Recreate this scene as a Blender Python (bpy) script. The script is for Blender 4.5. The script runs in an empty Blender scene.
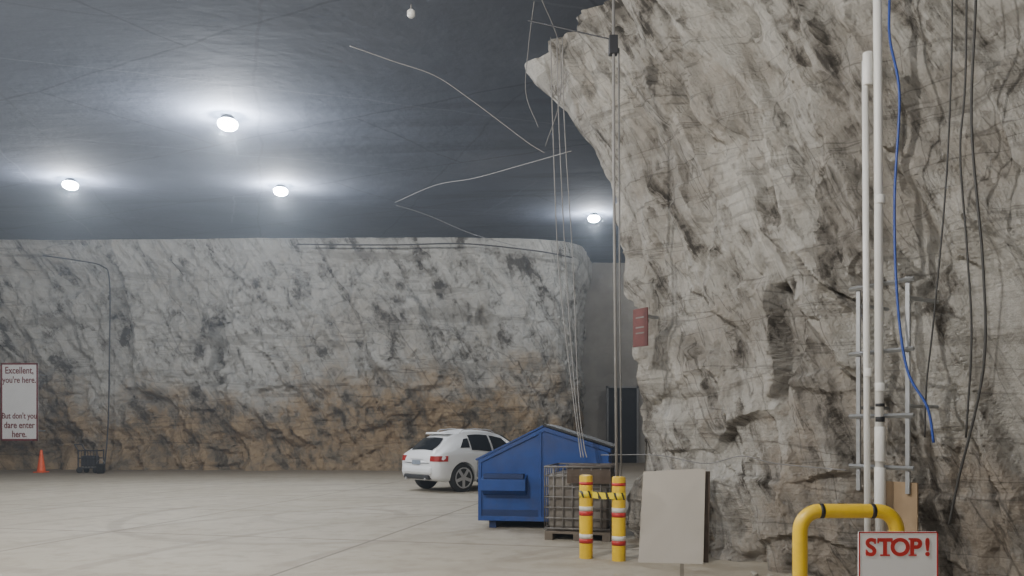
import bpy, math, random, bmesh
from mathutils import Vector, Matrix, noise
random.seed(4)
S=bpy.context.scene
COL=S.collection

# ------------------------------------------------------------ materials
class NB:
    def __init__(s,name):
        s.m=bpy.data.materials.new(name); s.m.use_nodes=True
        s.t=s.m.node_tree; s.b=s.t.nodes['Principled BSDF']
    def n(s,typ,**kw):
        nd=s.t.nodes.new(typ)
        for k,v in kw.items(): setattr(nd,k,v)
        return nd
    def l(s,a,b): s.t.links.new(a,b)
    def ramp(s,src,stops):
        r=s.n('ShaderNodeValToRGB'); e=r.color_ramp.elements
        while len(e)<len(stops): e.new(.5)
        for i,(p,c) in enumerate(stops):
            e[i].position=p; e[i].color=(c if len(c)==4 else (*c,1))
        s.l(src,r.inputs[0]); return r.outputs[0]
    def mix(s,f,a,b,blend='MIX'):
        m=s.n('ShaderNodeMix',data_type='RGBA',blend_type=blend)
        for sock,v in ((m.inputs[0],f),(m.inputs[6],a),(m.inputs[7],b)):
            if isinstance(v,(int,float)): sock.default_value=v
            elif isinstance(v,tuple): sock.default_value=(*v,1) if len(v)==3 else v
            else: s.l(v,sock)
        return m.outputs[2]
    def math(s,op,a,b=0.0):
        m=s.n('ShaderNodeMath',operation=op)
        for sock,v in ((m.inputs[0],a),(m.inputs[1],b)):
            if isinstance(v,(int,float)): sock.default_value=v
            else: s.l(v,sock)
        return m.outputs[0]
    def mapping(s,src,rot=(0,0,0),scale=(1,1,1)):
        m=s.n('ShaderNodeMapping'); s.l(src,m.inputs[0]); m.inputs['Rotation'].default_value=rot
        m2=s.n('ShaderNodeMapping'); s.l(m.outputs[0],m2.inputs[0]); m2.inputs['Scale'].default_value=scale
        return m2.outputs[0]
    def noise(s,src,scale,detail=6,rough=.55,dist=0,col=False):
        n=s.n('ShaderNodeTexNoise'); s.l(src,n.inputs['Vector'])
        n.inputs['Scale'].default_value=scale;n.inputs['Detail'].default_value=detail
        n.inputs['Roughness'].default_value=rough;n.inputs['Distortion'].default_value=dist
        return n.outputs[1 if col else 0]
    def bump(s,h,strength=.5,dist=.05,prev=None):
        b=s.n('ShaderNodeBump'); s.l(h,b.inputs['Height'])
        b.inputs['Strength'].default_value=strength; b.inputs['Distance'].default_value=dist
        if prev is not None: s.l(prev,b.inputs['Normal'])
        return b.outputs[0]
    def crack(s,src,scale,w,detail=4,dist=.6,rough=.5):
        n=s.noise(src,scale,detail,rough,dist)
        a=s.math('ABSOLUTE',s.math('SUBTRACT',n,.5))
        return s.ramp(a,[(0,(1,1,1)),(w,(0,0,0))])
    def warp(s,src,nscale,amt):
        c=s.noise(src,nscale,4,.6,0,True)
        v=s.n('ShaderNodeVectorMath',operation='SUBTRACT'); s.l(c,v.inputs[0]); v.inputs[1].default_value=(.5,.5,.5)
        k=s.n('ShaderNodeVectorMath',operation='SCALE'); s.l(v.outputs[0],k.inputs[0]); k.inputs['Scale'].default_value=amt
        a=s.n('ShaderNodeVectorMath',operation='ADD'); s.l(src,a.inputs[0]); s.l(k.outputs[0],a.inputs[1]); return a.outputs[0]
    def voro(s,src,scale):
        v=s.n('ShaderNodeTexVoronoi'); s.l(src,v.inputs['Vector']); v.inputs['Scale'].default_value=scale
        sp=s.n('ShaderNodeSeparateColor'); s.l(v.outputs['Color'],sp.inputs[0]); return v.outputs['Distance'],sp.outputs[0]

def simple(name,col,rough=.6,metal=0,var=.12,scale=6,bump=.0,dirt=None,emit=0,spec=.5,dirt_amt=.5):
    k=NB(name); tc=k.n('ShaderNodeTexCoord').outputs['Object']
    n=k.noise(tc,scale,4)
    lo=tuple(c*(1-var) for c in col); hi=tuple(min(1,c*(1+var)) for c in col)
    c=k.ramp(n,[(.3,lo),(.7,hi)])
    if dirt:
        n2=k.noise(tc,scale*.6,6,.7)
        f=k.ramp(n2,[(.45,(0,0,0)),(.7,(dirt_amt,)*3)])
        c=k.mix(f,c,dirt)
    k.l(c,k.b.inputs['Base Color'])
    k.b.inputs['Roughness'].default_value=rough; k.b.inputs['Metallic'].default_value=metal
    k.b.inputs['Specular IOR Level'].default_value=spec
    if bump: k.l(k.bump(n,bump,.02),k.b.inputs['Normal'])
    if emit:
        k.b.inputs['Emission Color'].default_value=(*col,1); k.b.inputs['Emission Strength'].default_value=emit
    return k.m

def rock_mat(name,light,mid,dark,brown,rot=-.45,zlo=None,orange=(.36,.25,.15),fs=1.0,bd=.2,crk=.5,brn=.6,wa=.5,sw=2.4,bedamt=.55,vs=1.0):
    """fractured limestone; uv = metres along the wall / height"""
    k=NB(name); t=k.n('ShaderNodeTexCoord'); o=t.outputs['Object']; uv=t.outputs['UV']
    big=k.noise(o,.33*fs,4,.6,.4)
    med=k.noise(o,1.9*fs,10,.70,.1)
    sA=k.mapping(uv,rot=(0,0,rot),scale=(sw*fs,.30*fs,1))
    nA=k.noise(sA,1.0,9,.68,.2)
    bed=k.mapping(uv,scale=(.20*fs,2.1*fs,1)); nBd=k.noise(bed,1.0,7,.62,.2)
    wv=k.warp(k.mapping(uv,rot=(0,0,rot),scale=(1.0*vs,.36*vs,1)),2.2,.3)
    d1,r1=k.voro(wv,1.7); d2,r2=k.voro(wv,5.2)
    cA=k.crack(sA,.75,.009,5,.4); cH=k.crack(bed,.8,.011,5,.3)
    tone=k.math('ADD',k.math('MULTIPLY',med,1-wa),k.math('MULTIPLY',nA,wa))
    tone=k.math('ADD',tone,k.math('MULTIPLY',k.math('SUBTRACT',r1,.5),.06)); tone=k.math('ADD',tone,k.math('MULTIPLY',k.math('SUBTRACT',r2,.5),.07))
    c=k.ramp(tone,[(.385,dark),(.43,mid),(.475,light),(.62,tuple(min(1,x*1.28) for x in light))])
    f=k.ramp(k.math('ADD',k.math('MULTIPLY',big,.6),k.math('MULTIPLY',med,.4)),[(.50,(0,0,0)),(.57,(brn,)*3)])
    c=k.mix(f,c,k.ramp(tone,[(.40,tuple(x*.45 for x in brown)),(.47,brown),(.58,tuple(x*1.6 for x in brown))]))
    f=k.ramp(nBd,[(.40,(bedamt,)*3),(.44,(0,0,0))]); c=k.mix(f,c,mid)
    if zlo:
        sp=k.n('ShaderNodeSeparateXYZ'); k.l(o,sp.inputs[0])
        z=k.math('ADD',sp.outputs[2],k.math('MULTIPLY',k.math('SUBTRACT',big,.5),-8.0))
        z=k.math('ADD',z,k.math('MULTIPLY',k.math('SUBTRACT',med,.5),-4.0))
        f=k.ramp(k.math('DIVIDE',z,10.0),[(max(0,zlo[0]/10),(zlo[2],)*3),(zlo[1]/10,(0,0,0))])
        ob=k.ramp(tone,[(.38,tuple(x*.5 for x in brown)),(.45,brown),(.53,orange),(.66,tuple(x*1.3 for x in orange))])
        c=k.mix(f,c,ob)
    ck=k.math('MAXIMUM',cA,k.math('MULTIPLY',cH,.9))
    mask=k.ramp(big,[(.44,(.15,)*3),(.56,(crk,)*3)])
    ck=k.math('MULTIPLY',ck,mask)
    c=k.mix(ck,c,tuple(x*.7 for x in dark))
    k.l(c,k.b.inputs['Base Color'])
    k.b.inputs['Roughness'].default_value=.93; k.b.inputs['Specular IOR Level'].default_value=.15
    h=k.math('ADD',k.math('MULTIPLY',nA,1.0),k.math('MULTIPLY',med,.9)); h=k.math('ADD',h,k.math('MULTIPLY',nBd,.6))
    h=k.math('ADD',h,k.math('MULTIPLY',d1,.5)); h=k.math('ADD',h,k.math('MULTIPLY',d2,.34)); h=k.math('ADD',h,k.math('MULTIPLY',r1,.2))
    k.l(k.bump(h,1.0,bd),k.b.inputs['Normal'])
    return k.m

M={}
M['pillar']=rock_mat('limestone_pillar',(.56,.535,.49),(.33,.305,.27),(.09,.08,.068),(.225,.192,.158),rot=-.45,zlo=(-.4,1.4,.3),fs=1.2,bd=.27,crk=.55,brn=.5,wa=.55)
M['back']=rock_mat('limestone_back',(.50,.485,.45),(.32,.30,.265),(.11,.10,.085),(.235,.188,.13),rot=-.55,zlo=(1.9,4.3,.92),orange=(.38,.27,.155),fs=.6,bd=.52,crk=.55,brn=.3,wa=.36,sw=1.5,bedamt=.65,vs=.6)
M['alcove']=simple('grey_rock_wall',(.28,.26,.23),.9,0,.2,.7,.3,dirt=(.19,.17,.15))

def ceil_mat():
    k=NB('dark_rock_roof'); o=k.n('ShaderNodeTexCoord').outputs['Object']
    n=k.noise(o,.16,6,.6,.2)
    st=k.mapping(o,rot=(0,0,.12),scale=(.06,.9,1)); n2=k.noise(st,.8,6,.62,.0)
    c=k.ramp(n,[(.3,(.078,.09,.122)),(.55,(.105,.12,.157)),(.75,(.15,.165,.205))])
    f=k.ramp(n2,[(.38,(.5,)*3),(.47,(0,0,0))]); c=k.mix(f,c,(.06,.068,.092))
    for rz,bw,rh,amt,col in ((.5,11,4.3,.5,(.045,.05,.065)),(1.25,13,4.9,.3,(.05,.056,.072)),(-.35,14,5.2,.3,(.18,.20,.24))):
        br=k.n('ShaderNodeTexBrick'); k.l(k.mapping(k.warp(o,.25,.7),rot=(0,0,rz)),br.inputs[0])
        br.offset=.4; br.inputs['Scale'].default_value=1; br.inputs['Brick Width'].default_value=bw; br.inputs['Row Height'].default_value=rh
        br.inputs['Mortar Size'].default_value=.04; br.inputs['Mortar Smooth'].default_value=.6
        c=k.mix(k.math('MULTIPLY',br.outputs['Fac'],amt),c,col)
    k.l(c,k.b.inputs['Base Color']); k.b.inputs['Roughness'].default_value=.9; k.b.inputs['Specular IOR Level'].default_value=.15
    h=k.math('ADD',k.math('MULTIPLY',n2,.5),k.math('MULTIPLY',k.noise(o,1.5,7,.65),.7))
    k.l(k.bump(h,.5,.08),k.b.inputs['Normal']); return k.m
M['ceil']=ceil_mat()
def floor_mat():
    k=NB('dusty_concrete_floor'); o=k.n('ShaderNodeTexCoord').outputs['Object']
    n=k.noise(o,.25,6,.62,.4); n2=k.noise(o,2.6,7,.68)
    c=k.ramp(n,[(.32,(.325,.285,.22)),(.48,(.39,.348,.278)),(.66,(.44,.40,.33))])
    c=k.mix(k.ramp(n2,[(.38,(.45,)*3),(.52,(0,0,0))]),c,(.26,.22,.165))
    for cx,cy,s,ds in ((3.5,-15,.55,1.4),(-3,-8,.6,1.0)):
        m=k.n('ShaderNodeMapping'); k.l(o,m.inputs[0]); m.inputs['Location'].default_value=(cx,cy,0)
        w=k.n('ShaderNodeTexWave',wave_type='RINGS',rings_direction='Z'); k.l(m.outputs[0],w.inputs[0])
        w.inputs['Scale'].default_value=s*.22; w.inputs['Distortion'].default_value=ds; w.inputs['Detail'].default_value=2;w.inputs['Detail Scale'].default_value=.2
        f=k.ramp(w.outputs[0],[(.965,(0,0,0)),(.992,(.4,)*3)])
        f=k.mix(k.ramp(n,[(.42,(.1,)*3),(.55,(1,1,1))]),(0,0,0),f)
        c=k.mix(f,c,(.21,.175,.135))
    br=k.n('ShaderNodeTexBrick'); k.l(k.mapping(o,rot=(0,0,.22)),br.inputs[0])
    br.offset=0; br.inputs['Scale'].default_value=1; br.inputs['Brick Width'].default_value=4.6; br.inputs['Row Height'].default_value=3.6
    br.inputs['Mortar Size'].default_value=.028; br.inputs['Mortar Smooth'].default_value=.3
    c=k.mix(k.math('MULTIPLY',br.outputs['Fac'],.75),c,(.13,.11,.085))
    sp=k.n('ShaderNodeSeparateXYZ'); k.l(o,sp.inputs[0])
    y=k.math('ADD',sp.outputs[1],k.math('MULTIPLY',n,12.0))
    f=k.ramp(k.math('DIVIDE',y,50.0),[(.60,(0,0,0)),(.76,(.85,)*3)])
    c=k.mix(f,c,(.20,.158,.11))
    k.l(c,k.b.inputs['Base Color']); k.b.inputs['Roughness'].default_value=.7; k.b.inputs['Specular IOR Level'].default_value=.35
    k.l(k.bump(n2,.35,.03),k.b.inputs['Normal']); return k.m
M['floor']=floor_mat()
M['blue']=simple('blue_painted_steel',(.012,.055,.25),.55,0,.18,3,.1,dirt=(.07,.07,.09),dirt_amt=.35)
M['bluedark']=simple('dark_blue_steel',(.010,.030,.12),.5,0,.2,3)
M['blacklid']=simple('black_plastic',(.02,.02,.022),.5)
M['rubber']=simple('rubber',(.018,.018,.018),.8)
M['white']=simple('white_car_paint',(.76,.77,.78),.3,0,.02,2)
M['glass']=simple('dark_car_glass',(.012,.014,.018),.12,0,.05)
M['red']=simple('red_tail_light',(.34,.015,.012),.25,0,.1)
M['chrome']=simple('alloy',(.62,.62,.64),.35,.6,.05)
M['blackplastic']=simple('black_bumper_plastic',(.03,.03,.032),.7)
M['plate']=simple('licence_plate',(.26,.30,.36),.4)
M['yellow']=simple('yellow_paint',(.80,.52,.02),.4,0,.08,5,dirt=(.35,.25,.08),dirt_amt=.35)
M['redband']=simple('red_reflective_band',(.50,.035,.03),.4)
M['whiteband']=simple('white_reflective_band',(.70,.68,.62),.4,dirt=(.4,.35,.3),dirt_amt=.3)
M['pvc']=simple('white_pvc',(.76,.75,.72),.4,0,.04,3)
M['galv']=simple('galvanised_steel',(.36,.37,.38),.45,.5,.15,8)
M['dgalv']=simple('dull_steel',(.20,.19,.18),.6,.4,.2,8,dirt=(.13,.09,.06))
M['cable']=simple('black_cable',(.04,.038,.035),.6)
M['gcable']=simple('grey_cable',(.20,.195,.19),.6)
M['lcable']=simple('pale_conduit',(.27,.26,.25),.6)
M['bluecable']=simple('blue_cable',(.02,.06,.30),.45)
M['tank']=simple('dirty_plastic_tank',(.20,.18,.155),.5,0,.3,3,dirt=(.08,.055,.04),dirt_amt=.8)
M['wood']=simple('weathered_wood',(.17,.14,.11),.8,0,.25,5,.2,dirt=(.09,.07,.05))
M['ply']=simple('plywood',(.30,.21,.125),.8,0,.15,4)
M['brownboard']=simple('brown_board',(.085,.06,.042),.8,0,.2,4)
M['stone']=simple('loose_limestone',(.36,.33,.28),.9,0,.3,5,.4)
M['orange']=simple('orange_cone_plastic',(.75,.10,.02),.5)
M['signwhite']=simple('white_sign_face',(.78,.77,.76),.4,0,.03,2)
M['signred']=simple('red_lettering',(.50,.03,.025),.5)
M['signdark']=simple('brown_red_lettering',(.17,.018,.016),.5)
M['wallsign']=simple('faded_red_sign',(.13,.035,.03),.6,0,.2,10)
M['darkmetal']=simple('dark_metal',(.05,.05,.055),.5,.5)
M['hole']=simple('dark_door',(.02,.02,.022),.9)
M['led']=simple('led_lens',(.80,.90,1.0),.3,0,0,emit=180)
M['panel']=simple('drywall_sheet',(.49,.45,.395),.85,0,.06,1.3)
def tape_mat():
    k=NB('caution_tape'); o=k.n('ShaderNodeTexCoord').outputs['Object']
    w=k.n('ShaderNodeTexWave',bands_direction='DIAGONAL'); k.l(k.mapping(o,scale=(1,.2,.35)),w.inputs[0])
    w.inputs['Scale'].default_value=7; w.inputs['Distortion'].default_value=1.6; w.inputs['Detail'].default_value=3; w.inputs['Detail Scale'].default_value=4
    c=k.ramp(w.outputs[0],[(.80,(.85,.66,.03)),(.84,(.04,.035,.02))])
    k.l(c,k.b.inputs['Base Color']); k.b.inputs['Roughness'].default_value=.4; return k.m
M['tape']=tape_mat()

# ------------------------------------------------------------ builders
def tag(o,label=None,cat=None,group=None,kind=None):
    if label:o['label']=label
    if cat:o['category']=cat
    if group:o['group']=group
    if kind:o['kind']=kind
    return o
def mobj(name,v,f,mat,parent=None,smooth=False,**kw):
    me=bpy.data.meshes.new(name); me.from_pydata([tuple(x) for x in v],[],f); me.update()
    bm=bmesh.new(); bm.from_mesh(me); bmesh.ops.recalc_face_normals(bm,faces=bm.faces); bm.to_mesh(me); bm.free()
    if smooth:
        for p in me.polygons: p.use_smooth=True
    o=bpy.data.objects.new(name,me); COL.objects.link(o); me.materials.append(mat)
    if parent:o.parent=parent
    return tag(o,**kw)
def empty(name,loc,rz=0,label=None,cat=None,group=None):
    o=bpy.data.objects.new(name,None); COL.objects.link(o); o.location=loc; o.rotation_euler=(0,0,rz); o.empty_display_size=.2
    return tag(o,label,cat,group)
class G:   # geometry accumulator
    def __init__(s): s.v=[];s.f=[]
    def add(s,v,f):
        n=len(s.v); s.v+= [Vector(x) for x in v]; s.f+=[tuple(i+n for i in q) for q in f]; return s
    def box(s,a,b,mat=None):
        x0,y0,z0=a;x1,y1,z1=b
        v=[Vector(p) for p in ((x0,y0,z0),(x1,y0,z0),(x1,y1,z0),(x0,y1,z0),(x0,y0,z1),(x1,y0,z1),(x1,y1,z1),(x0,y1,z1))]
        if mat: v=[mat@p for p in v]
        return s.add(v,[(0,3,2,1),(4,5,6,7),(0,1,5,4),(1,2,6,5),(2,3,7,6),(3,0,4,7)])
    def tube(s,pts,r,seg=8,closed=False):
        pts=[Vector(p) for p in pts]; n=len(pts); rs=r if isinstance(r,(list,tuple)) else [r]*n
        t0=(pts[1]-pts[0]).normalized(); a=Vector((0,0,1)) if abs(t0.z)<.9 else Vector((1,0,0))
        nrm=t0.cross(a).normalized(); V=[];F=[]
        for i,p in enumerate(pts):
            t=(pts[min(i+1,n-1)]-pts[max(i-1,0)]).normalized()
            nrm=(nrm-t*nrm.dot(t)).normalized(); b=t.cross(nrm)
            for j in range(seg):
                an=2*math.pi*j/seg; V.append(p+(nrm*math.cos(an)+b*math.sin(an))*rs[i])
        for i in range(n-1):
            for j in range(seg):
                F.append((i*seg+j,i*seg+(j+1)%seg,(i+1)*seg+(j+1)%seg,(i+1)*seg+j))
        F.append(tuple(range(seg))[::-1]); F.append(tuple((n-1)*seg+j for j in range(seg)))
        return s.add(V,F)
    def lathe(s,prof,seg=24,mat=None):
        V=[];F=[]
        for r,z in prof:
            for j in range(seg):
                a=2*math.pi*j/seg; V.append(Vector((r*math.cos(a),r*math.sin(a),z)))
        for i in range(len(prof)-1):
            for j in range(seg):
                F.append((i*seg+j,i*seg+(j+1)%seg,(i+1)*seg+(j+1)%seg,(i+1)*seg+j))
        F.append(tuple(range(seg))[::-1]); F.append(tuple((len(prof)-1)*seg+j for j in range(seg)))
        if mat: V=[mat@p for p in V]
        return s.add(V,F)
    def prism(s,poly,y0,y1):  # poly in xz
        n=len(poly); V=[Vector((x,y0,z)) for x,z in poly]+[Vector((x,y1,z)) for x,z in poly]
        return s.add(V,[tuple(range(n)),tuple(range(n,2*n))[::-1]]+[(i,(i+1)%n,n+(i+1)%n,n+i) for i in range(n)])
    def obj(s,name,mat,parent=None,smooth=False,bevel=0,autos=False,**kw):
        o=mobj(name,s.v,s.f,mat,parent,smooth,**kw)
        if bevel:
            m=o.modifiers.new('b','BEVEL'); m.width=bevel; m.segments=2; m.limit_method='ANGLE'
        if autos:
            for p in o.data.polygons:p.use_smooth=True
            o.data.set_sharp_from_angle(angle=math.radians(40))
        return o
def smoothpts(pts,k=6):
    P=[Vector(p) for p in pts]; P=[P[0]*2-P[1]]+P+[P[-1]*2-P[-2]]; out=[]
    for i in range(1,len(P)-2):
        a,b,c,d=P[i-1:i+3]
        for j in range(k):
            t=j/k; out.append(.5*((2*b)+(c-a)*t+(2*a-5*b+4*c-d)*t*t+(3*b-a-3*c+d)*t**3))
    out.append(P[-2]); return out
def cable(name,pts,r,mat,label,cat='cable',k=8,parent=None,seg=6,group=None):
    return G().tube(smoothpts(pts,k),r,seg).obj(name,mat,parent,True,label=label,cat=cat,group=group)
def text(name,body,size,loc,mat,parent,sx=1.0,rot=(math.pi/2,0,0),shear=0,extr=.002,bold=0):
    c=bpy.data.curves.new(name,'FONT'); c.body=body; c.size=size; c.align_x='CENTER'; c.align_y='CENTER'; c.extrude=extr; c.shear=shear; c.offset=bold
    t=bpy.data.objects.new('tmp',c); COL.objects.link(t); bpy.context.view_layer.update()
    me=bpy.data.meshes.new_from_object(t.evaluated_get(bpy.context.evaluated_depsgraph_get()))
    bpy.data.objects.remove(t); me.materials.clear(); me.materials.append(mat)
    o=bpy.data.objects.new(name,me); COL.objects.link(o); o.parent=parent; o.location=loc; o.rotation_euler=rot; o.scale=(sx,1,1)
    return o

# ------------------------------------------------------------ rock
def _fh(p,q,seed,k):
    h=noise.cell_vector(q*17.31+Vector((seed,3,5))); c=noise.cell(q*23.7+Vector((1,seed,9))); dv=p-q
    return (h.x-.5)*dv.x*2*k+(h.y-.5)*dv.y*2*k+(c-.5)*.35
def facet(x,y,seed=0.0,k=.5,w=.12):
    p=Vector((x,y,seed)); d,P=noise.voronoi(p)
    a=_fh(p,P[0],seed,k); e=(d[1]-d[0])/w
    if e<1:
        b=_fh(p,P[1],seed,k); a=(a+b)/2+(a-b)/2*e
    return a
def fbm(x,y,z,o=4): return noise.fractal(Vector((x,y,z)),1.0,2.0,o)
def clz(Y): return 6.985+.0925*Y
def sstep(a,b,x):
    t=min(1,max(0,(x-a)/(b-a))); return t*t*(3-2*t)
SIL=[(-.5,-.6),(0,-.65),(.6,-.72),(1.07,-.82),(1.83,-.75),(2.42,-.55),(3.17,-.38),(3.76,-.45),(4.56,-.68),(5.52,-1.0),(6.4,-1.48),(7.1,-2.05),(7.6,-2.6),(8.0,-3.05),(8.3,-3.3),(9.2,-3.6)]
def sil(z):
    for (a,b),(c,d) in zip(SIL,SIL[1:]):
        if z<=c: t=(z-a)/(c-a); return b+(d-b)*t
    return SIL[-1][1]
DF=Vector((.508,-.861,0)); NF=Vector((-.861,-.508,0)); DB=Vector((.75,.66,0)).normalized(); NBk=Vector((-.66,.75,0)).normalized()
def pdisp(s,z):
    an=.5-.25*min(1,max(0,(3.5-z)/3)); ca,sa=math.cos(an),math.sin(an)
    a=ca*s+sa*z; b=-sa*s+ca*z
    d=.18*fbm(s*.35,z*.3,1.7,3)
    wx=.22*fbm(s*.8,z*.8,5.1,3)
    d+=.44*facet(a*.7+wx,b*.22+wx,2.0,.7,.10)
    d+=.28*facet(a*1.8+wx,b*.45,7.0,.85,.08)
    if z<4.5: d+=.30*facet(s*.7+wx,z*2.0+wx,11.0,.6,.08)*(1-z/4.5)
    d+=.14*facet(a*4.2,b*1.4,4.0,.85,.15)+.025*fbm(s*4,z*4,3.3,4)
    d=max(-.40,min(.28,d))
    q=abs(s-2.5-.12*math.sin(z*3))/(.19+.05*math.sin(z*5)); v=abs(z-2.75)/.75
    if v<1: d-=.32*(1-sstep(.8,1.02,q))*(1-sstep(.85,1,v))
    return d
def build_pillar():
    nu,nz=430,340; V=[];UV=[]
    us=[-3.9+ (12.9)*i/(nu-1) for i in range(nu)]
    for j in range(nz):
        z=-.2+9.0*j/(nz-1)
        sl=sil(z)+.07*fbm(0.3,z*1.1,9.9,4)*(1-sstep(6,7.5,z)*.7)
        C=Vector((1.9,11.3,0))+DF*sl
        for u in us:
            R=.3+.3*sstep(6.5,8.2,z); q=math.sqrt(u*u+R*R); spp=(u+q)/2; spm=(-u+q)/2; w=.5*(1+u/q)
            P=C+DF*spp+DB*spm; n=(NF*w+NBk*(1-w)).normalized()
            s=sl+u; d=pdisp(s,z)
            d*=1-.85*sstep(1.5,0,abs(u))*sstep(4.5,6.5,z)
            d+=w*sstep(5.6,8.5,z)*(.60+.20*sstep(-2.6,-.6,s))*(1-sstep(.8,2.8,s))
            if z<.5: d+=(.5-z)*.25*(.6+fbm(s*1.2,0,2))
            P=P+n*d; V.append((P.x,P.y,z)); UV.append((s,z))
    F=[(j*nu+i,j*nu+i+1,(j+1)*nu+i+1,(j+1)*nu+i) for j in range(nz-1) for i in range(nu-1)]
    me=bpy.data.meshes.new('wall_right'); me.from_pydata(V,[],F); me.materials.append(M['pillar'])
    uvl=me.uv_layers.new(name='UVMap')
    for l in me.loops: uvl.data[l.index].uv=UV[l.vertex_index]
    o=bpy.data.objects.new('wall_right',me); COL.objects.link(o)
    tag(o,"rough limestone mine pillar with fractured grey face",None,None,'structure')
build_pillar()

def build_back():
    V=[];UV=[]; xs=[]
    x=-36.0
    while x<.2: xs.append(x); x+=.11 if x>-24 else .5
    path=[(x,33.2+.3*math.sin(x*.25)) for x in xs]
    x0,y0=path[-1]; RR=3.0
    for i in range(1,38):
        a=i/37*math.radians(80); path.append((x0+RR*math.sin(a),y0+RR*(1-math.cos(a))))
    x1,y1=path[-1]
    for i in range(1,34): path.append((x1+.17*.2*i,y1+.2*i))
    n=len(path); nz=105
    for j in range(nz):
        z=-.2+11.5*j/(nz-1)
        for i,(px,py) in enumerate(path):
            a=path[max(i-1,0)];b=path[min(i+1,n-1)]
            t=Vector((b[0]-a[0],b[1]-a[1],0)).normalized(); nr=Vector((t.y,-t.x,0))
            s=px if i<len(xs) else x0+(i-len(xs))*.12
            wx=.4*fbm(s*.3,z*.3,5.1,3)
            d=.35*fbm(s*.18,z*.2,4.4,3)+.85*facet(s*.36+z*.18+wx,z*.16-s*.1+wx,3.0,.6,.08)+.5*facet(s*1.0+z*.55+wx,z*.36-s*.2,6.0,.8,.08)+.26*facet(s*2.2,z*1.9,1.0,.8)+.06*fbm(s*1.5,z*1.5,2,4)
            if z<4.5: d+=(.5*facet(s*.6,z*1.7,8.0,.6)+.1)*min(1,(4.5-z)/1.0)
            if z<1.1: d+=(1.1-z)*1.0*(.7+fbm(s*.5,0,8,3))
            if i>=len(xs)-10: d*=.6
            k2=sstep(8.6,9.8,z); d=d*(1-.75*k2)+.35*k2
            q=abs(s+13.0+.15*math.sin(z*2))/.36; v=abs(z-5.4)/1.1
            if v<1: d-=.95*(1-sstep(.6,1,q))*(1-sstep(.8,1,v))
            P=Vector((px,py,z))+nr*d*.85; V.append(P); UV.append((s,z))
    F=[(j*n+i,j*n+i+1,(j+1)*n+i+1,(j+1)*n+i) for j in range(nz-1) for i in range(n-1)]
    me=bpy.data.meshes.new('wall_back'); me.from_pydata([tuple(v) for v in V],[],F); me.materials.append(M['back'])
    uvl=me.uv_layers.new(name='UVMap')
    for l in me.loops: uvl.data[l.index].uv=UV[l.vertex_index]
    o=bpy.data.objects.new('wall_back',me); COL.objects.link(o)
    tag(o,"pale blasted limestone wall with brown lower band",None,None,'structure')
build_back()
def grid(name,x0,x1,y0,y1,nx,ny,zf,mat,label):
    V=[(x0+(x1-x0)*i/nx,y0+(y1-y0)*j/ny,0) for j in range(ny+1) for i in range(nx+1)]
    V=[(x,y,zf(x,y)) for x,y,_ in V]
    F=[(j*(nx+1)+i,j*(nx+1)+i+1,(j+1)*(nx+1)+i+1,(j+1)*(nx+1)+i) for j in range(ny) for i in range(nx)]
    me=bpy.data.meshes.new(name); me.from_pydata(V,[],F); me.materials.append(mat)
    for p in me.polygons:p.use_smooth=True
    o=bpy.data.objects.new(name,me); COL.objects.link(o); return tag(o,label,None,None,'structure')
grid('floor',-36,20,-12,46,8,8,lambda x,y:0,M['floor'],"pale dusty concrete mine floor with tyre marks")
grid('ceiling',-36,20,-12,46,160,170,lambda x,y:clz(y)+.03*fbm(x*.15,y*.15,3,3),M['ceil'],"dark blue-grey rock mine roof")
def aw():
    nx,nz=60,50; V=[]
    for j in range(nz+1):
        for i in range(nx+1):
            x=2+16*i/nx; z=-.1+11.6*j/nz
            V.append((x,41+.18*fbm(x*.4,z*.4,3,4),z))
    F=[(j*(nx+1)+i,j*(nx+1)+i+1,(j+1)*(nx+1)+i+1,(j+1)*(nx+1)+i) for j in range(nz) for i in range(nx)]
    me=bpy.data.meshes.new('wall_alcove'); me.from_pydata(V,[],F); me.materials.append(M['alcove'])
    o=bpy.data.objects.new('wall_alcove',me); COL.objects.link(o); tag(o,"smooth grey mine wall beyond the pillar",None,None,'structure')
aw()
g=G().box((5.15,40.6,0),(6.65,40.75,4.0)); d=g.obj('door_1',M['hole'],kind='structure',label="tall dark doorway in grey wall")
g=G().box((5.05,40.5,0),(5.15,40.8,4.1)).box((6.65,40.5,0),(6.75,40.8,4.1)).box((5.05,40.5,4.0),(6.75,40.8,4.1)); g.obj('trim_1',M['gcable'],kind='structure',label="grey door frame")

# ------------------------------------------------------------ lights
def lamp(x,y,power,vis=True,col=(.90,.95,1.0)):
    z=clz(y)-.08
    e=empty('ceiling_light',(x,y,z),0,"round white LED high-bay lamp glowing on the rock roof, or an unseen one added as fill","ceiling light","mine roof lamps")
    G().lathe([(.08,.08),(.12,.06),(.15,.0),(.16,-.02)],24).obj('housing',M['darkmetal'],e,True)
    G().lathe([(.16,-.02),(.20,-.05),(.21,-.10),(.19,-.16),(.13,-.20),(.05,-.22),(.01,-.22)],24).obj('lens',M['led'],e,True)
    L=bpy.data.lights.new('lamp_light','POINT'); L.energy=power; L.color=col; L.shadow_soft_size=.08
    o=bpy.data.objects.new('bulb',L); COL.objects.link(o); o.parent=e; o.location=(0,0,-.32)
for x,y,p in ((-6.17,16.5,1150),(-12.9,22.2,850),(-7.0,23.0,900),(2.95,27.4,600)): lamp(x,y,p,col=(.93,.96,1.0))
for x,y,p in ((-3.5,4.0,1800),(-9.5,8,1000),(-2.5,-3,1000),(-17.5,14,950),(9,36,250)): lamp(x,y,p,col=(1.0,.96,.89))  # extra lamps out of view, added as fill light for near rock and alcove
w=bpy.data.worlds.new('World'); S.world=w; w.use_nodes=True
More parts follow.
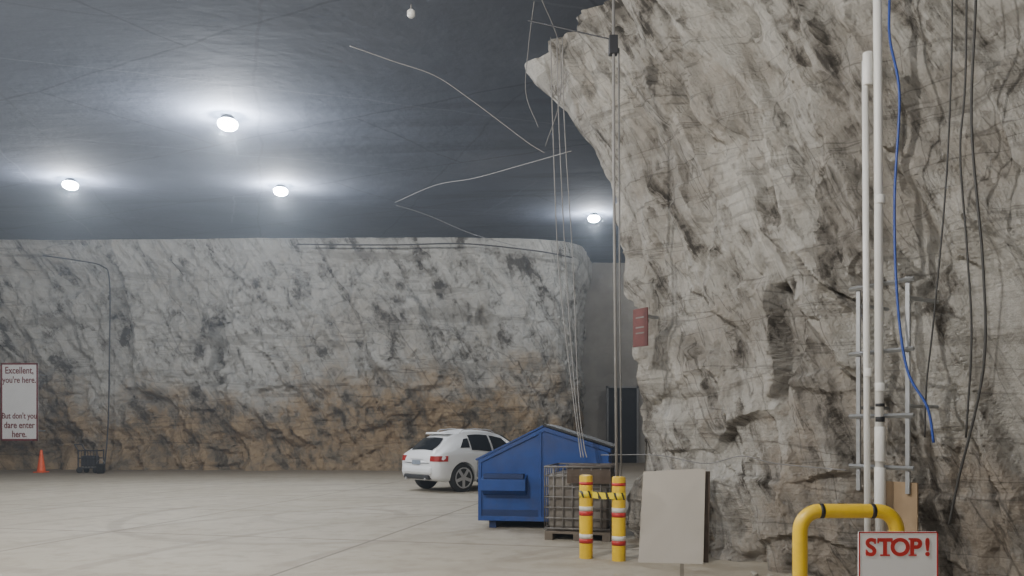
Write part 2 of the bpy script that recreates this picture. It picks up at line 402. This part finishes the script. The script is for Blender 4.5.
w.node_tree.nodes['Background'].inputs[0].default_value=(.75,.80,.9,1); w.node_tree.nodes['Background'].inputs[1].default_value=.18
vs=w.node_tree.nodes.new('ShaderNodeVolumeScatter'); vs.inputs['Color'].default_value=(.78,.87,1,1); vs.inputs['Density'].default_value=.0034; vs.inputs['Anisotropy'].default_value=.65
w.node_tree.links.new(vs.outputs[0],w.node_tree.nodes['World Output'].inputs['Volume'])

# ------------------------------------------------------------ car
def build_car():
    root=empty('car',(-2.0,20.25,0),0,"white crossover car parked behind the blue dumpster","car")
    root.rotation_euler=(0,0,-math.radians(48))
    xc=-.94
    T=[(0.0,.62,.50,.82,.86,.56),(.04,.76,.42,.91,.97,.64),(.12,.86,.35,1.01,1.08,.69),(.30,.92,.30,1.09,1.24,.66),(.66,.94,.28,1.13,1.50,.575),
       (.98,.945,.27,1.12,1.63,.545),(1.5,.945,.26,1.09,1.71,.575),(2.0,.94,.26,1.04,1.69,.58),(2.55,.94,.26,1.01,1.59,.56),(3.1,.935,.26,.99,1.34,.57),
       (3.5,.93,.26,.97,1.11,.68),(4.0,.91,.27,.92,1.0,.70),(4.35,.86,.30,.82,.90,.66),(4.58,.76,.36,.70,.76,.6),(4.66,.66,.42,.58,.66,.5)]
    def st(y):
        for i in range(len(T)-1):
            if y<=T[i+1][0]:
                a,b=T[i],T[i+1]; t=(y-a[0])/(b[0]-a[0]); h=b[0]-a[0]
                def sl(j,k):
                    lo=T[max(j-1,0)];hi=T[min(j+1,len(T)-1)]; return (hi[k]-lo[k])/(hi[0]-lo[0])
                out=[y]
                for k in range(1,6):
                    m0=sl(i,k)*h*.8;m1=sl(i+1,k)*h*.8
                    out.append((2*t**3-3*t*t+1)*a[k]+(t**3-2*t*t+t)*m0+(-2*t**3+3*t*t)*b[k]+(t**3-t*t)*m1)
                return out
        return T[-1]
    def ring(y):
        _,w,zb,zt,ztop,wt=st(y); zm=(zb+zt)*.5
        h=[(0,zb),(w*.80,zb),(w*.93,zb+.04),(w*.98,zb+.14),(w,zm),(w*.995,zt-.14),(w*.975,zt-.05),(w*.945,zt)]
        h+=[(w*.945+(wt-w*.945)*t+.03*math.sin(math.pi*t),zt+(ztop-.08-zt)*t) for t in (.25,.5,.75,1)]
        h+=[(wt*.95,ztop-.04),(wt*.82,ztop-.012),(wt*.5,ztop+.01),(0,ztop+.025)]
        return h
    ys=sorted(set([i*.06 for i in range(81)]+[t[0] for t in T]+[.02,.08])); ys=[y for y in ys if y<=4.66]
    V=[];F=[];
    for y in ys:
        h=ring(y); full=[(xc+a,y,z) for a,z in h]+[(xc-a,y,z) for a,z in h[-2:0:-1]]; m=len(full); V+=full
    for i in range(len(ys)-1):
        for j in range(m): F.append((i*m+j,i*m+(j+1)%m,(i+1)*m+(j+1)%m,(i+1)*m+j))
    F.append(tuple(range(m))); F.append(tuple((len(ys)-1)*m+j for j in range(m)))
    body=mobj('body',V,F,M['white'],root)
    for p in body.data.polygons:p.use_smooth=True
    body.data.set_sharp_from_angle(angle=math.radians(50))
    WY=(.92,3.68); WR=.39
    for wy in WY:
        c=G().lathe([(WR+.05,-1.2),(WR+.05,1.2)],32,Matrix.Translation((xc,wy,WR))@Matrix.Rotation(math.pi/2,4,'Y')).obj('cut',M['rubber'])
        c.parent=root; bpy.context.view_layer.update()
        md=body.modifiers.new('c','BOOLEAN'); md.object=c; md.operation='DIFFERENCE'; md.solver='EXACT'
        bpy.context.view_layer.update()
        me=bpy.data.meshes.new_from_object(body.evaluated_get(bpy.context.evaluated_depsgraph_get()))
        body.modifiers.clear(); body.data=me; bpy.data.objects.remove(c)
    G().box((xc-.70,.35,.32),(xc+.70,4.30,.82)).obj('wheel_well',M['rubber'],root)
    for wy in WY:
        for sx in (1,-1):
            mt=Matrix.Translation((xc+sx*.815,wy,WR))@Matrix.Rotation(sx*math.pi/2,4,'Y')
            wh=empty('wheel',(0,0,0)); wh.parent=root
            G().lathe([(.27,-.11),(.36,-.115),(WR,-.07),(WR,.07),(.36,.115),(.285,.11)],32,mt).obj('tire',M['rubber'],wh,True)
            gg=G().lathe([(.29,.02),(.29,.118),(.255,.118),(.25,.06),(.08,.06),(.07,.11),(.02,.115)],32,mt)
            for k in range(5):
                gg.box((.03,-.045,.05),(.28,.045,.115),mt@Matrix.Rotation(k*2*math.pi/5,4,'Z'))
            gg.obj('rim',M['chrome'],wh)
    def sidept(y,t,sx,off=.012):
        _,w,zb,zt,ztop,wt=st(y); a=w*.945; x=a+(wt-a)*t+.03*math.sin(math.pi*t); z=zt+(ztop-.08-zt)*t
        return (xc+sx*(x+off),y,z+off*.4)
    def sidewin(y0a,y0b,y1a,y1b,sx,t0=.08,t1=.90):
        n=10;V=[]
        for i in range(n+1):
            for j in range(7):
                t=t0+(t1-t0)*j/6; ya=y0a+(y0b-y0a)*j/6; yb=y1a+(y1b-y1a)*j/6
                V.append(sidept(ya+(yb-ya)*i/n,t,sx))
        F=[(i*7+j,i*7+j+1,(i+1)*7+j+1,(i+1)*7+j) for i in range(n) for j in range(6)]
        mobj('side_window',V,F,M['glass'],root,True)
    for sx in (1,-1):
        sidewin(.86,1.10,1.20,1.24,sx,.22,.74); sidewin(1.24,1.28,1.98,1.98,sx); sidewin(2.05,2.05,3.12,2.55,sx)
    V=[];n=8
    for i in range(n+1):
        y=.19+(.62-.19)*i/n; _,w,zb,zt,ztop,wt=st(y)
        for j in range(9):
            f=-1+j/4; a=abs(f)*(.70+.13*math.sin(math.pi*min(1,i/n*.9)))*wt
            V.append((xc+math.copysign(a,f),y-.024,ztop+.028-.022*f*f))
    mobj('rear_window',V,[(i*9+j,i*9+j+1,(i+1)*9+j+1,(i+1)*9+j) for i in range(n) for j in range(8)],M['glass'],root,True)
    V=[]
    for i in range(n+1):
        y=2.66+(3.44-2.66)*i/n; _,w,zb,zt,ztop,wt=st(y)
        for j in range(9):
            f=-1+j/4; V.append((xc+f*wt*.84,y+.02,ztop+.034-.022*f*f))
    mobj('windshield',V,[(i*9+j,i*9+j+1,(i+1)*9+j+1,(i+1)*9+j) for i in range(n) for j in range(8)],M['glass'],root,True)
    G().prism([(xc-.48,1.585),(xc+.48,1.585),(xc+.42,1.645),(xc-.42,1.645)],.62,.98).obj('spoiler',M['white'],root,bevel=.02)
    for sx in (1,-1):
        pts=[(.60,.02),(.76,.05),(.87,.12),(.945,.38)]
        V=[];m=len(pts)
        for a,y in pts: V+=[(xc+sx*a,y-.015,.85),(xc+sx*(a*.985),y+.01,1.0)]
        for a,y in pts: V+=[(xc+sx*(a-.10),y+.10,.85),(xc+sx*(a*.985-.10),y+.10,1.0)]
        F=[(2*i,2*i+2,2*i+3,2*i+1) for i in range(m-1)]+[(2*m+2*i,2*m+2*i+2,2*m+2*i+3,2*m+2*i+1) for i in range(m-1)]
        F+=[(2*i,2*i+2,2*m+2*i+2,2*m+2*i) for i in range(m-1)]+[(2*i+1,2*i+3,2*m+2*i+3,2*m+2*i+1) for i in range(m-1)]
        F+=[(0,1,2*m+1,2*m),(2*m-2,2*m-1,4*m-1,4*m-2)]
        mobj('tail_light',V,F,M['red'],root,False)
    G().box((xc-.58,-.045,.36),(xc+.58,.20,.48)).obj('rear_bumper',M['blackplastic'],root,bevel=.03)
    G().box((xc-.70,-.05,.48),(xc+.70,.20,.72)).obj('bumper_cover',M['white'],root,bevel=.08)
    G().box((xc-.18,-.03,.76),(xc+.18,.03,.88)).obj('license_plate',M['plate'],root)
    G().box((xc-.30,-.002,.895),(xc+.30,.05,.915)).obj('hatch_trim',M['chrome'],root)
    for sx in (1,-1):
        G().tube([(xc+sx*.45,-.06,.37),(xc+sx*.45,.2,.37)],.035,12).obj('exhaust',M['chrome'],root)
        G().tube([(xc+sx*.53,1.08,1.62),(xc+sx*.54,1.18,1.71),(xc+sx*.55,1.6,1.745),(xc+sx*.55,2.2,1.705),(xc+sx*.53,2.35,1.62)],.014,8).obj('roof_rail',M['chrome'],root,True)
        G().box((xc+sx*.90,2.66,1.0),(xc+sx*1.10,2.80,1.14)).obj('side_mirror',M['white'],root,bevel=.03)
        for y in (1.35,2.3): G().box((xc+sx*.93,y,.88),(xc+sx*.965,y+.17,.91)).obj('door_handle',M['chrome'],root)
        G().box((xc+sx*.86,1.42,.24),(xc+sx*.95,3.20,.34)).obj('rocker_trim',M['blackplastic'],root,bevel=.02)
        for y in (1.38,2.02,3.1): 
            G().box((xc+sx*.932,y,.40),(xc+sx*.9465,y+.012,.92)).obj('door_seam',M['blackplastic'],root)
build_car()

# ------------------------------------------------------------ dumpster
def build_dumpster():
    r=empty('dumpster',(-.55,13.08,0),-math.radians(9),"blue steel dumpster with gabled top beside the wire-caged tank","dumpster")
    W=2.2;D=1.9; prof=[(0,.13),(W,.13),(W,1.36),(1.12,1.71),(0,1.16)]
    G().prism(prof,0,D).obj('body',M['blue'],r,bevel=.012)
    for y in (-.03,D-.02):
        g=G(); g.prism([(-.03,1.10),(-.03,1.17),(1.12,1.735),(W+.03,1.375),(W+.03,1.30),(1.12,1.66)],y,y+.05)
        if y<0:
            for x0,x1 in ((-.03,.03),(W-.03,W+.03)): g.box((x0,-.03,.13),(x1,.0,1.14))
            g.box((1.02,-.03,.13),(1.07,.0,1.66)); g.box((-.03,-.035,.13),(W+.03,.0,.21))
        g.obj('rim_frame',M['blue'],r,bevel=.006)
    G().prism([(-.06,1.16),(1.10,1.74),(1.09,1.765),(-.08,1.185)],-.04,D+.04).obj('lid',M['blue'],r)
    G().prism([(1.12,1.75),(W+.06,1.385),(W+.08,1.41),(1.13,1.785)],-.06,D+.04).obj('lid',M['blacklid'],r,label="black plastic sloping lid")
    G().add([(.06,-.01,.57),(.82,-.01,.57),(.82,-.22,.66),(.06,-.22,.66),(.06,-.01,.93),(.82,-.01,.93),(.82,-.22,.85),(.06,-.22,.85)],
        [(0,3,2,1),(4,5,6,7),(0,1,5,4),(2,3,7,6),(1,2,6,5),(3,0,4,7)]).obj('fork_pocket',M['blue'],r,bevel=.008)
    G().box((.10,-.226,.865),(.78,-.02,.94)).obj('pocket_lip',M['bluedark'],r)
    for x in (.15,W-.3): G().box((x,.05,0),(x+.12,D-.05,.13)).obj('skid',M['bluedark'],r)
    G().box((.015,-.012,.14),(1.0,-.002,.32)).obj('lower_plate',M['bluedark'],r)
build_dumpster()

# ------------------------------------------------------------ caged tank
def build_ibc():
    r=empty('caged_tank',(.50,11.62,0),-math.radians(14),"grimy plastic bulk tank in galvanised wire cage on pallet","tank")
    W=1.0;D=1.12
    G().box((.05,.05,.16),(W-.05,D-.05,1.02)).obj('tank',M['tank'],r,bevel=.06)
    G().lathe([(.11,0),(.11,.05),(.09,.06)],20,Matrix.Translation((W/2,D/2,1.02))).obj('cap',M['blacklid'],r,True)
    g=G(); R=.011
    zs=[.18,.34,.50,.66,.82,.98,1.12]
    for z in zs: 
        rr=.016 if z in(.18,1.12) else R
        g.tube([(0,0,z),(W,0,z)],rr,6).tube([(W,0,z),(W,D,z)],rr,6).tube([(W,D,z),(0,D,z)],rr,6).tube([(0,D,z),(0,0,z)],rr,6)
    for i in range(8):
        x=W*i/7; g.tube([(x,0,.16),(x,0,1.12)],R,6).tube([(x,D,.16),(x,D,1.12)],R,6)
        y=D*i/7; g.tube([(0,y,.16),(0,y,1.12)],R,6).tube([(W,y,.16),(W,y,1.12)],R,6)
    for x in (.3,.68): g.tube([(x,0,1.12),(x,D,1.12)],.014,6)
    g.obj('cage',M['dgalv'],r,True)
    g=G()
    for i in range(3):
        x=i*(W-.12)/2; g.box((x,0,0),(x+.12,D,.10))
    for i in range(6):
        y=i*(D-.13)/5; g.box((0,y,.10),(W,y+.13,.14))
    g.obj('pallet',M['wood'],r)
    V=[];n=14
    for j in range(n+1):
        for i in range(n+1):
            x=.35+.66*i/n; y=-.05+.6*j/n; z=1.145+.02*fbm(x*6,y*6,1,3)
            if j<3: z=1.145-(3-j)*.09; y=-.03-.01*math.sin(i*1.3)
            V.append((x,y,z))
    mobj('tarp',V,[(j*(n+1)+i,j*(n+1)+i+1,(j+1)*(n+1)+i+1,(j+1)*(n+1)+i) for j in range(n) for i in range(n)],M['brownboard'],r,True)
build_ibc()

# ------------------------------------------------------------ bollards
def build_bollard(x,y,h,lab):
    r=empty('bollard',(x,y,0),0,lab,'bollard','striped bollards')
    R=.088
    G().lathe([(R,0),(R,h-.03),(R*.93,h-.008),(R*.6,h),(.005,h+.002)],28).obj('post',M['yellow'],r,autos=True)
    for z,hh,m in ((.20,.06,'redband'),(.26,.06,'whiteband'),(.56,.06,'redband'),(.62,.06,'whiteband'),(.96,.04,'redband')):
        G().lathe([(R+.002,z),(R+.002,z+hh)],28).obj('red_band' if m=='redband' else 'white_band',M[m],r,True)
    G().lathe([(R+.005,h-.295),(R+.005,h-.205)],28).obj('tape_wrap',M['tape'],r,True)
build_bollard(.97,9.95,1.09,"yellow bollard with red and white bands beside caged tank")
build_bollard(1.37,9.75,1.08,"yellow bollard with red and white bands beside leaning sheet")
V=[];n=16
for i in range(n+1):
    t=i/n; x=1.04+(1.30-1.04)*t; y=9.845-.165*t; z=.838-.008*math.sin(math.pi*t)
    V+=[(x,y,z-.04),(x,y-.004,z+.04)]
mobj('caution_tape',V,[(2*i,2*i+2,2*i+3,2*i+1) for i in range(n)],M['tape'],None,True,label="yellow and black caution tape strung between two bollards",cat='tape')

# ------------------------------------------------------------ leaning sheets
def sheet(name,bl,br,tr,tl,th,mat,label,cat):
    a=[Vector(p) for p in (bl,br,tr,tl)]; n=(a[1]-a[0]).cross(a[3]-a[0]).normalized()*-1
    v=a+[p+n*th for p in a]
    return mobj(name,v,[(0,1,2,3),(4,7,6,5),(0,4,5,1),(1,5,6,2),(2,6,7,3),(3,7,4,0)],mat,label=label,cat=cat)
sheet('drywall_sheet',(1.60,9.62,0),(2.39,9.50,0),(2.50,9.82,1.18),(1.72,9.95,1.13),.015,M['panel'],"pale beige drywall sheet leaning against the rock pillar","sheet")
sheet('board',(2.34,9.66,0),(2.48,9.60,0),(2.57,9.86,1.14),(2.46,9.92,1.14),.012,M['brownboard'],"narrow dark brown board leaning behind the drywall sheet","board")

# ------------------------------------------------------------ wall helper
def WP(s,off,z): 
    p=Vector((1.9,11.3,0))+DF*s+NF*off; return Vector((p.x,p.y,z))
def WT(s,off): 
    p=WP(s,off,0); return WP(s,off,clz(p.y)-.14)
for i in range(16):
    s=2.7+i*.24+random.uniform(-.1,.1); off=.55+random.uniform(-.05,.3); rr=random.uniform(.03,.09)
    p=WP(s,off,rr*.35)
    bm=bmesh.new(); bmesh.ops.create_icosphere(bm,subdivisions=2,radius=rr)
    for v in bm.verts:
        v.co*= .8+.45*noise.noise(v.co*14+Vector((i*3.1,0,0))); v.co.z*=.65
    zm=min(v.co.z for v in bm.verts)
    me=bpy.data.meshes.new('rock'); bm.to_mesh(me); bm.free(); me.materials.append(M['stone'])
    o=bpy.data.objects.new('rock',me); COL.objects.link(o); o.location=(p.x,p.y,-zm-.004); o.rotation_euler=(0,0,i*1.3)
    tag(o,"small broken limestone rock at the pillar foot","rock","loose rocks at the pillar foot")
def pipe(name,pts,r,mat,label,extra=()):
    e=empty(name,pts[-1],0,label,'pipe'); o=Vector(pts[-1])
    G().tube([Vector(p)-o for p in pts],r,16).obj('pipe_run',mat,e,True)
    for z0,z1,rr,m in extra:
        G().lathe([(rr*.96,z0-o.z),(rr,z0-o.z+.005),(rr,z1-o.z-.005),(rr*.96,z1-o.z)],16).obj('coupling' if m is M['pvc'] else 'black_mark',m,e,True)
    return e
pipe('conduit',[WT(4.12,.45),WP(4.14,.45,5),WP(4.16,.45,.0)],.040,M['pvc'],"tall white plastic pipe clipped up the rock pillar",((.9,1.3,.052,M['pvc']),(1.36,1.70,.050,M['pvc']),(2.05,2.13,.048,M['pvc']),(1.75,1.80,.0445,M['blacklid']),(1.90,1.93,.0445,M['blacklid']),(3.9,3.98,.047,M['pvc'])))
pipe('conduit',[WP(4.025,.49,5.35),WP(4.04,.49,3),WP(4.055,.49,.0)],.030,M['pvc'],"white plastic pipe with fat capped top end",((5.1,5.42,.046,M['pvc']),(2.2,2.28,.036,M['pvc'])))
sf=empty('strut_frame',WP(4.2,.36,1.1),0,"galvanised steel strut frame bolted to the pillar behind white pipes","frame"); o=sf.location
def loc2(p,q): return [Vector(p)-Vector(o),Vector(q)-Vector(o)]
for s in (3.85,4.38): G().tube(loc2(WP(s,.34,3.15),WP(s,.34,1.05)),.026,4).obj('upright',M['galv'],sf)
for z in (3.12,2.45,1.81,1.3): G().tube(loc2(WP(3.77,.375,z),WP(4.46,.375,z)),.022,4).obj('crossbar',M['galv'],sf)
for z in (2.95,1.9):
    for s in (3.85,4.38): G().tube(loc2(WP(s,.33,z),WP(s,-.15,z)),.02,6).obj('standoff',M['galv'],sf)
sheet('backing_board',tuple(WP(4.14,.32,.45)),tuple(WP(4.46,.32,.45)),tuple(WP(4.46,.32,1.16)),tuple(WP(4.14,.32,1.16)),.02,M['ply'],"small plywood backing board fixed behind the white pipes","board")
cable('blue_cable',[WT(4.24,.44),WP(4.24,.42,6),WP(4.25,.43,5.5),WP(4.35,.43,4.9),WP(4.30,.43,3.9),WP(4.34,.45,2.95),WP(4.44,.45,2.25),WP(4.62,.42,1.88),WP(4.68,.42,1.55)],.012,M['bluecable'],"blue cable hanging loosely beside the white pipes")
cable('black_hose',[WT(4.86,.42),WP(4.84,.40,6),WP(4.82,.38,5),WP(4.78,.40,3.9),WP(4.68,.42,2.7),WP(4.60,.40,2.1),WP(4.57,.38,1.6)],.008,M['cable'],"thin black cable hanging down the rock face")
cable('black_hose',[WT(5.08,.40),WP(5.04,.38,5.6),WP(5.0,.38,4.4),WP(5.10,.38,3.1),WP(5.1,.38,2.2),WP(4.88,.38,1.2),WP(4.8,.38,.8)],.011,M['cable'],"black hose draped down the rock face")
cable('black_hose',[WT(4.96,.38),WP(4.95,.38,5.0),WP(4.90,.38,4.2),WP(4.96,.38,3.3),WP(5.0,.38,2.5),WP(4.95,.38,1.6)],.009,M['cable'],"second dark cable draped beside the black hose")
cable('wall_wire',[WP(-.5,.34,1.30),WP(.8,.36,1.33),WP(1.7,.36,1.25),WP(2.3,.36,1.36),WP(2.8,.36,1.29),WP(3.7,.33,1.25)],.007,M['gcable'],"grey wire strung low across the rock pillar")
e=empty('wall_sign',WP(.42,.34,2.86),math.atan2(DF.y,DF.x)+.1,"small faded red sign hung near the pillar corner","sign")
G().box((-.14,-.012,0),(.14,.012,.54)).obj('sign_face',M['wallsign'],e,bevel=.004)
for z in (.40,.26,.18): G().box((-.08,-.016,z),(.08,-.012,z+.02)).obj('faded_print',M['dgalv'],e)
G().box((-.02,.012,.42),(.02,.35,.46)).obj('bracket',M['galv'],e)

# ------------------------------------------------------------ vertical conduits & hanging cables
pipe('riser_pipe',[(1.335,10.0,7.45),(1.34,10.0,5),(1.40,10.1,0)],.019,M['lcable'],"thin grey riser pipe from floor to roof beside the pillar")
pipe('riser_pipe',[(1.405,10.0,6.7),(1.415,10.0,4),(1.46,10.1,0)],.012,M['gcable'],"second thin riser pipe strapped beside the first")
e=empty('roof_bracket',(1.32,10.0,6.62),0,"dark metal bracket with short drop bar on the riser pipe","bracket")
G().box((-.045,-.045,0),(.07,.07,.24)).obj('drop_box',M['darkmetal'],e,bevel=.01)
G().tube([(-1.1,.2,.55),(-.03,0,.20)],.010,8).obj('brace_arm',M['darkmetal'],e)
for k,(dx,tx) in enumerate(((0,0),(.10,.04),(.19,.09))):
    cable('hanging_cable',[(.62+dx,12.2,7.98),(.66+dx,12.3,6.6),(.78+tx+dx*.8,12.7,4.4),(.97+tx,12.2,2.3),(1.06+tx*.8,12.05,1.5),(1.08+tx,11.9,1.25)],.009,M['lcable'],"pale cable hanging from the roof down to the caged tank",group="hanging cables")
cable('roof_cable',[(-2.69,12.6,8.05),(-2.0,12.7,7.85),(-1.3,12.8,7.65),(-.7,12.8,7.25),(-.1,12.8,6.8),(.3,12.8,6.5),(.55,12.8,6.35)],.007,M['lcable'],"sagging pale cable hung under the dark roof")
cable('roof_cable',[(-3.85,25,9.2),(-2.2,21.5,8.62),(-.9,18.0,7.66),(.2,15,6.92),(.95,12.2,6.16)],.007,M['lcable'],"long pale cable slung from roof to pillar")
cable('roof_cable',[(-3.85,25.3,9.2),(-3.0,27,9.35),(-1.5,29,9.2),(.2,31.3,9.3)],.012,M['gcable'],"pale cable running under the roof to the back wall")
cable('roof_cable',[(.53,12.1,6.2),(.74,11.8,6.8),(.70,11.3,7.4),(.4,10.8,7.85)],.007,M['gcable'],"looped grey cable rising back to the roof")
cable('roof_cable',[(.42,12.1,6.5),(.22,12.0,7.0),(.25,11.6,7.5),(.32,11.0,7.88)],.007,M['gcable'],"thin looped cable beside the pillar overhang")
cable('wall_conduit',[(-19.8,32.1,9.1),(-18.4,32.1,8.9),(-17.3,32.1,8.65),(-17.0,32.1,8.0),(-17.0,32.1,5.0),(-16.95,31.9,2.0),(-16.95,31.6,.1)],.028,M['darkmetal'],"dark conduit running down the pale back wall",'conduit',k=6)
cable('wall_conduit',[(-9,31.8,9.5),(-5,31.7,9.45),(-2,31.7,9.5),(1,31.9,9.25),(2.6,32.5,9.1)],.03,M['cable'],"dark cable strung along the top of the back wall",'cable')
e=empty('roof_sensor',(-1.5,11.3,7.93),0,"small white sensor hanging from the roof","sensor")
G().tube([(0,0,0),(0,0,.08)],.012,8).obj('stem',M['gcable'],e,True); G().lathe([(.03,0),(.06,-.03),(.06,-.09),(.03,-.12)],16).obj('sensor_head',M['pvc'],e,True)

# ------------------------------------------------------------ yellow barrier + STOP sign
def arc(c,r,a0,a1,n=10):
    return [(c[0]+r*math.cos(math.radians(a0+(a1-a0)*i/n)),c[1],c[2]+r*math.sin(math.radians(a0+(a1-a0)*i/n))) for i in range(n+1)]
e=empty('pipe_barrier',(2.42,5.5,0),0,"yellow bent steel pipe guard rail before the white pipes","barrier")
x0,x1,zt2,R=-.335,.365,1.078,.145
pts=[(x0,0,0),(x0,0,.5)]+arc((x0+R,0,zt2-R),R,180,90)+arc((x1-R,0,zt2-R),R,90,0)+[(x1,0,.5),(x1,0,0)]
G().tube(pts,.052,20).obj('bent_pipe',M['yellow'],e,True)
for x in (-.20,.17): G().tube([(x,0,zt2),(x+.03,0,zt2)],.0535,20).obj('black_tape',M['blacklid'],e,True)
for x in (x0,x1): G().lathe([(.10,0),(.10,.012)],24,Matrix.Translation((x,0,0))).obj('base_plate',M['darkmetal'],e)
e=empty('stop_sign',(2.73,5.38,.40),0,"white sign reading STOP! in red letters on the yellow barrier","sign")
G().box((-.28,-.008,0),(.28,.008,.545)).obj('sign_face',M['signwhite'],e,bevel=.003)
g=G()
for a,b in (((-.28,0),(-.272,.545)),((.272,0),(.28,.545)),((-.28,.537),(.28,.545)),((-.28,0),(.28,.008))): g.box((a[0],-.012,a[1]),(b[0],-.008,b[1]))
g.obj('sign_border',M['signred'],e)
cx=(-.195,-.095,.012,.12,.205)
for ch,x in zip("STOP!",cx):
    t=text('letter',ch,.170,(x,-.011,.43),M['signred'],e,1.0,bold=.005)
    xs=[v.co.x for v in t.data.vertices]; zs=[v.co.y for v in t.data.vertices]; a,b,lo,hi=min(xs),max(xs),min(zs),max(zs)
    bm=bmesh.new(); bm.from_mesh(t.data)
    def sb(x0,x1,y0,y1):
        r=bmesh.ops.create_cube(bm,size=1)
        for v in r['verts']: v.co=Vector(((x0+x1)/2+v.co.x*(x1-x0),(y0+y1)/2+v.co.y*(y1-y0),v.co.z*.0038))
    m=(a+b)/2
    if ch=='T': sb(m-.034,m+.034,lo,lo+.011); sb(a,a+.011,hi-.036,hi); sb(b-.011,b,hi-.036,hi)
    if ch=='P': sb(a-.012,a+.044,lo,lo+.011); sb(a-.012,a+.02,hi-.011,hi)
    if ch=='S': sb(b-.014,b-.003,hi-.042,hi-.004); sb(a+.003,a+.014,lo+.004,lo+.042)
    bm.to_mesh(t.data); bm.free()
for x in (.02,.09): G().box((x,.008,.1),(x+.02,.07,.13)).obj('clamp',M['galv'],e)

# ------------------------------------------------------------ left sign, cone, cart
e=empty('wall_sign',(-20.72,32.0,1.30),0,"tall white sign with dark red warning words on back wall","sign")
G().box((-.76,-.03,0),(.76,.03,3.25)).obj('sign_face',M['signwhite'],e,bevel=.01)
g=G()
for a,b in (((-.78,0),(-.72,3.25)),((.72,0),(.78,3.25)),((-.78,3.18),(.78,3.25)),((-.78,-.02),(.78,.06))): g.box((a[0],-.045,a[1]),(b[0],-.03,b[1]))
g.obj('sign_border',M['signdark'],e)
for t,z,s in (("Excellent,",2.93,.40),("you're here.",2.53,.37),("But don't you",1.02,.345),("dare enter",.63,.39),("here.",.25,.39)):
    text('lettering',t,s,(0,-.04,z),M['signdark'],e,.78,bold=.006)
for x in (-.5,.5):
    for z in (.4,2.8): G().tube([(x,.03,z),(x,.9,z)],.03,8).obj('standoff',M['galv'],e)
e=empty('traffic_cone',(-19.2,31.0,0),0,"orange traffic cone standing by the back wall","traffic cone")
G().box((-.21,-.21,0),(.21,.21,.04)).obj('base',M['orange'],e,bevel=.01)
G().lathe([(.17,.04),(.155,.1),(.05,.86),(.035,.92),(.02,.92)],20).obj('cone_body',M['orange'],e,True)
e=empty('equipment_cart',(-17.35,30.4,0),0,"dark metal wheeled cart with wire sides by the wall","cart")
g=G(); W=.75;D=.5
for x in (0,W):
    for y in (0,D): g.tube([(x,y,.12),(x,y,.95)],.03,8)
for z in (.2,.6,.9): g.tube([(0,0,z),(W,0,z)],.025,6).tube([(0,D,z),(W,D,z)],.025,6).tube([(0,0,z),(0,D,z)],.025,6).tube([(W,0,z),(W,D,z)],.025,6)
g.tube([(0,0,.9),(-.15,0,1.15),(-.15,D,1.15),(0,D,.9)],.025,6)
for i in range(1,6): g.tube([(W*i/6,0,.2),(W*i/6,0,.9)],.012,5)
g.obj('frame',M['darkmetal'],e)
G().box((.03,.03,.2),(W-.03,D-.03,.26)).obj('shelf',M['dgalv'],e); G().box((.08,.06,.27),(.62,D-.06,.70)).obj('motor_housing',M['darkmetal'],e,bevel=.05)
for x in (.05,W-.05):
    for y in (0,D): G().lathe([(.10,-.025),(.12,-.02),(.12,.02),(.10,.025)],20,Matrix.Translation((x,y,.12))@Matrix.Rotation(math.pi/2,4,'X')).obj('wheel',M['rubber'],e,True)
e=empty('bucket',(-16.35,30.2,0),0,"small black bucket on the floor beside the cart","bucket")
G().lathe([(.13,0),(.16,.36),(.175,.36),(.175,.39),(.15,.39),(.125,.04),(.01,.03)],20).obj('pail',M['blackplastic'],e,True)
G().tube([(-.165,0,.36),(-.12,0,.5),(0,0,.56),(.12,0,.5),(.165,0,.36)],.008,6).obj('handle',M['galv'],e,True)

# ------------------------------------------------------------ camera
c=bpy.data.cameras.new('cam'); c.lens=26.72; c.sensor_width=36; c.shift_y=.1406; c.clip_end=200
co=bpy.data.objects.new('cam',c); COL.objects.link(co); co.location=(0,0,1.65); co.rotation_euler=(math.pi/2,0,0)
S.camera=co
